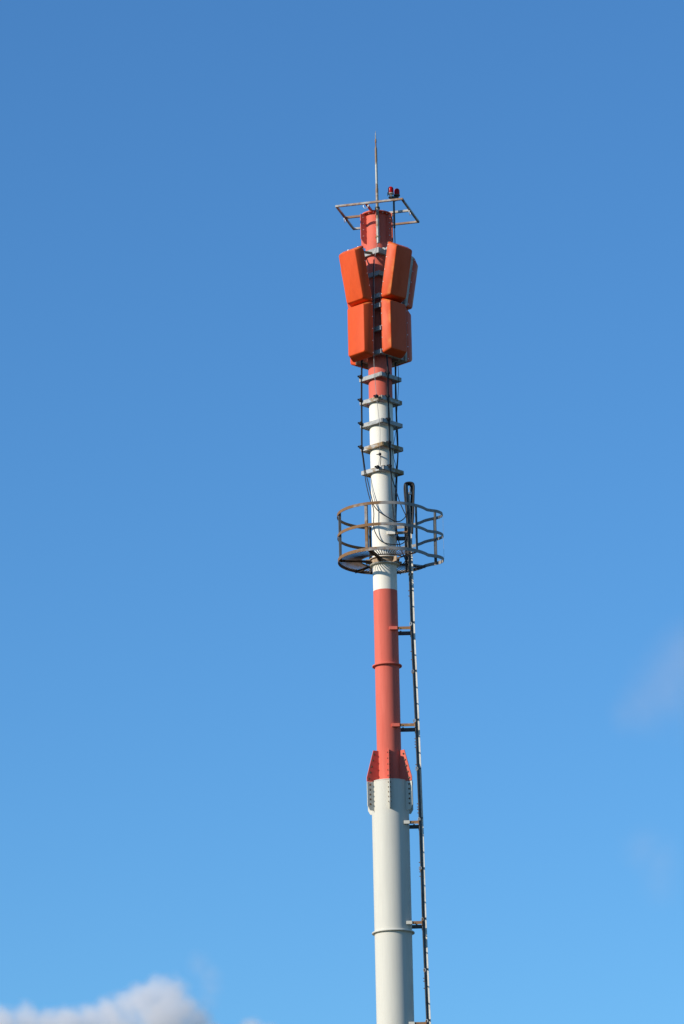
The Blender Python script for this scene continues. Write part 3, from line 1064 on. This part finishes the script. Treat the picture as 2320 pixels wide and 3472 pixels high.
box(bm, p + Vector((-0.035, 0, -0.004)), 0.05, 0.012, 0.012)
box(bm, p + Vector((0, 0.04, 0)), 0.02, 0.09, 0.02)
tag(finish("wire_joint", bm, BLACK), "small black wire joint hanging in front of the white shaft", "wire joint")
# bundle looped over the ladder head
for ins, dd, l_end, lab in ((0.0, 0.165, 1772, "black cable looped over the ladder head, outermost of the bundle"),
                             (2.6, 0.09, 1800, "black cable looped over the ladder head, second from outside"),
                             (5.0, 0.02, 1760, "black cable looped over the ladder head, third from outside"),
                             (7.4, -0.07, 1790, "black cable looped over the ladder head, innermost of the bundle")):
    t_ = ins * 0.95
    li = ins * 0.45
    cable([(1381 + li * .4, l_end, dd), (1378.5 + li * .5, 1735, dd), (1374.5 + li, 1695, dd), (1371.8 + li, 1660 + t_, dd), (1372.3 + li, 1645 + t_, dd), (1376 + li, 1638.5 + t_, dd), (1388, 1636 + t_, dd), (1399 - ins, 1638 + t_, dd), (1403 - ins, 1645 + t_, dd),
           (1403.5 - ins, 1660 + t_, dd), (1402.5 - ins, 1700, dd), (1401.5 - ins * .8, 1740, dd), (1399.5 - ins * .5, 1775, dd), (1398, 1810, dd)], 0.0175, lab, group="cable bundle over the ladder head")


# ------------------------------------------------------------------ clouds (real volumes, about 3 km away)
CD = 3000.0


def cloud(blobs, label, dens, nscale, rough=0.85, soft=0.55, depth=2.4, col=(0.98, 0.95, 0.94)):
    """blobs: (px, py, radius px, depth offset m); vapour thins out from each blob's middle to its rim"""
    P = []
    for px, py, rp, off in blobs:
        p = W(px, py, -CD - off)
        P.append((p, rp / FPX * (p - CAM).length))
    bm = bmesh.new()
    for p, r in P:
        bmesh.ops.create_icosphere(bm, subdivisions=3, radius=r * 1.45, matrix=Matrix.Translation(p) @ Matrix.Diagonal((1.0, depth, 1.0, 1)))
    m = bpy.data.materials.new("cloud_vapour")
    m.use_nodes = True
    N, L = m.node_tree.nodes, m.node_tree.links
    N.clear()
    out = N.new("ShaderNodeOutputMaterial")
    v = N.new("ShaderNodeVolumePrincipled")
    v.inputs["Color"].default_value = (*col, 1)
    geo = N.new("ShaderNodeNewGeometry")

    def wire(sock, val):
        if hasattr(val, "is_linked"): L.new(val, sock)
        else: sock.default_value = val

    def ma(op, a, b=0.0, c=0.0):
        n = N.new("ShaderNodeMath")
        n.operation = op
        wire(n.inputs[0], a)
        wire(n.inputs[1], b)
        wire(n.inputs[2], c)
        return n.outputs[0]
    field = None
    for p, r in P:
        sub = N.new("ShaderNodeVectorMath")
        sub.operation = 'SUBTRACT'
        L.new(geo.outputs["Position"], sub.inputs[0])
        sub.inputs[1].default_value = p
        mul = N.new("ShaderNodeVectorMath")
        mul.operation = 'MULTIPLY'
        L.new(sub.outputs[0], mul.inputs[0])
        mul.inputs[1].default_value = (1 / r, 1 / (r * depth), 1 / r)
        ln = N.new("ShaderNodeVectorMath")
        ln.operation = 'LENGTH'
        L.new(mul.outputs[0], ln.inputs[0])
        f = ma('SUBTRACT', 1.0, ln.outputs["Value"])
        field = f if field is None else ma('SMOOTH_MAX', field, f, 0.25)
    nz = N.new("ShaderNodeTexNoise")
    nz.inputs["Scale"].default_value = nscale
    nz.inputs["Detail"].default_value = 7.0
    nz.inputs["Roughness"].default_value = 0.62
    L.new(geo.outputs["Position"], nz.inputs["Vector"])
    total = ma('MULTIPLY_ADD', ma('SUBTRACT', nz.outputs["Fac"], 0.5), rough * 2.0, field)
    mr = N.new("ShaderNodeMapRange")
    mr.interpolation_type = 'SMOOTHSTEP'
    mr.inputs["From Min"].default_value = 0.0
    mr.inputs["From Max"].default_value = soft
    mr.inputs["To Max"].default_value = dens
    L.new(total, mr.inputs["Value"])
    # nothing at the rim of the mesh itself
    rim = N.new("ShaderNodeMapRange")
    rim.interpolation_type = 'SMOOTHSTEP'
    rim.inputs["From Min"].default_value = -0.40
    rim.inputs["From Max"].default_value = 0.05
    L.new(field, rim.inputs["Value"])
    L.new(ma('MULTIPLY', mr.outputs[0], rim.outputs[0]), v.inputs["Density"])
    L.new(v.outputs[0], out.inputs["Volume"])
    o = finish("cloud", bm, m)
    md = o.modifiers.new("merge", 'REMESH')
    md.mode = 'VOXEL'
    md.voxel_size = 4.0
    tag(o, label, "cloud", "clouds in the sky")
    return o


cloud([(x, y - 6, r * 1.1, o_) for x, y, r, o_ in [(10, 3490, 75, 0), (90, 3478, 70, 6), (170, 3490, 66, 10), (240, 3492, 72, -5), (310, 3478, 72, 4), (375, 3452, 70, 5), (425, 3418, 66, 8), (480, 3396, 66, 0), (535, 3380, 68, 8), (576, 3386, 72, 2), (620, 3428, 70, 0), (668, 3474, 64, 5), (705, 3516, 56, 0), (400, 3520, 110, 5), (560, 3490, 110, 0), (180, 3580, 120, 0), (-60, 3540, 110, 0)]],
      "pale lilac cumulus cloud rising low in the sky", 0.042, 0.045, rough=0.9, soft=0.7, depth=1.9, col=(0.988, 0.95, 0.925))
cloud([(855, 3500, 58, 0), (905, 3515, 55, 4), (805, 3520, 48, 0)], "small pale cloud puff peeking up beside the larger cumulus", 0.035, 0.05, soft=0.8)
cloud([(675, 3270, 62, 0), (712, 3305, 60, 0), (715, 3350, 56, 0), (700, 3395, 60, 3)], "faint upright wisp of vapour above the cumulus", 0.0055, 0.045, rough=0.8, soft=1.1)
cloud([(2335, 2250, 180, 0), (2265, 2330, 165, 6), (2180, 2390, 130, 0), (2120, 2420, 90, 0), (2420, 2340, 210, 0)], "faint lilac wisp of cloud in the open blue sky", 0.0032, 0.020, rough=0.6, soft=1.3, col=(0.985, 0.92, 0.90))
cloud([(2180, 2880, 110, 0), (2240, 2920, 110, 6), (2235, 2990, 110, 0)], "very faint small wisp, lower than the lilac one", 0.0022, 0.026, rough=0.7, soft=1.3)
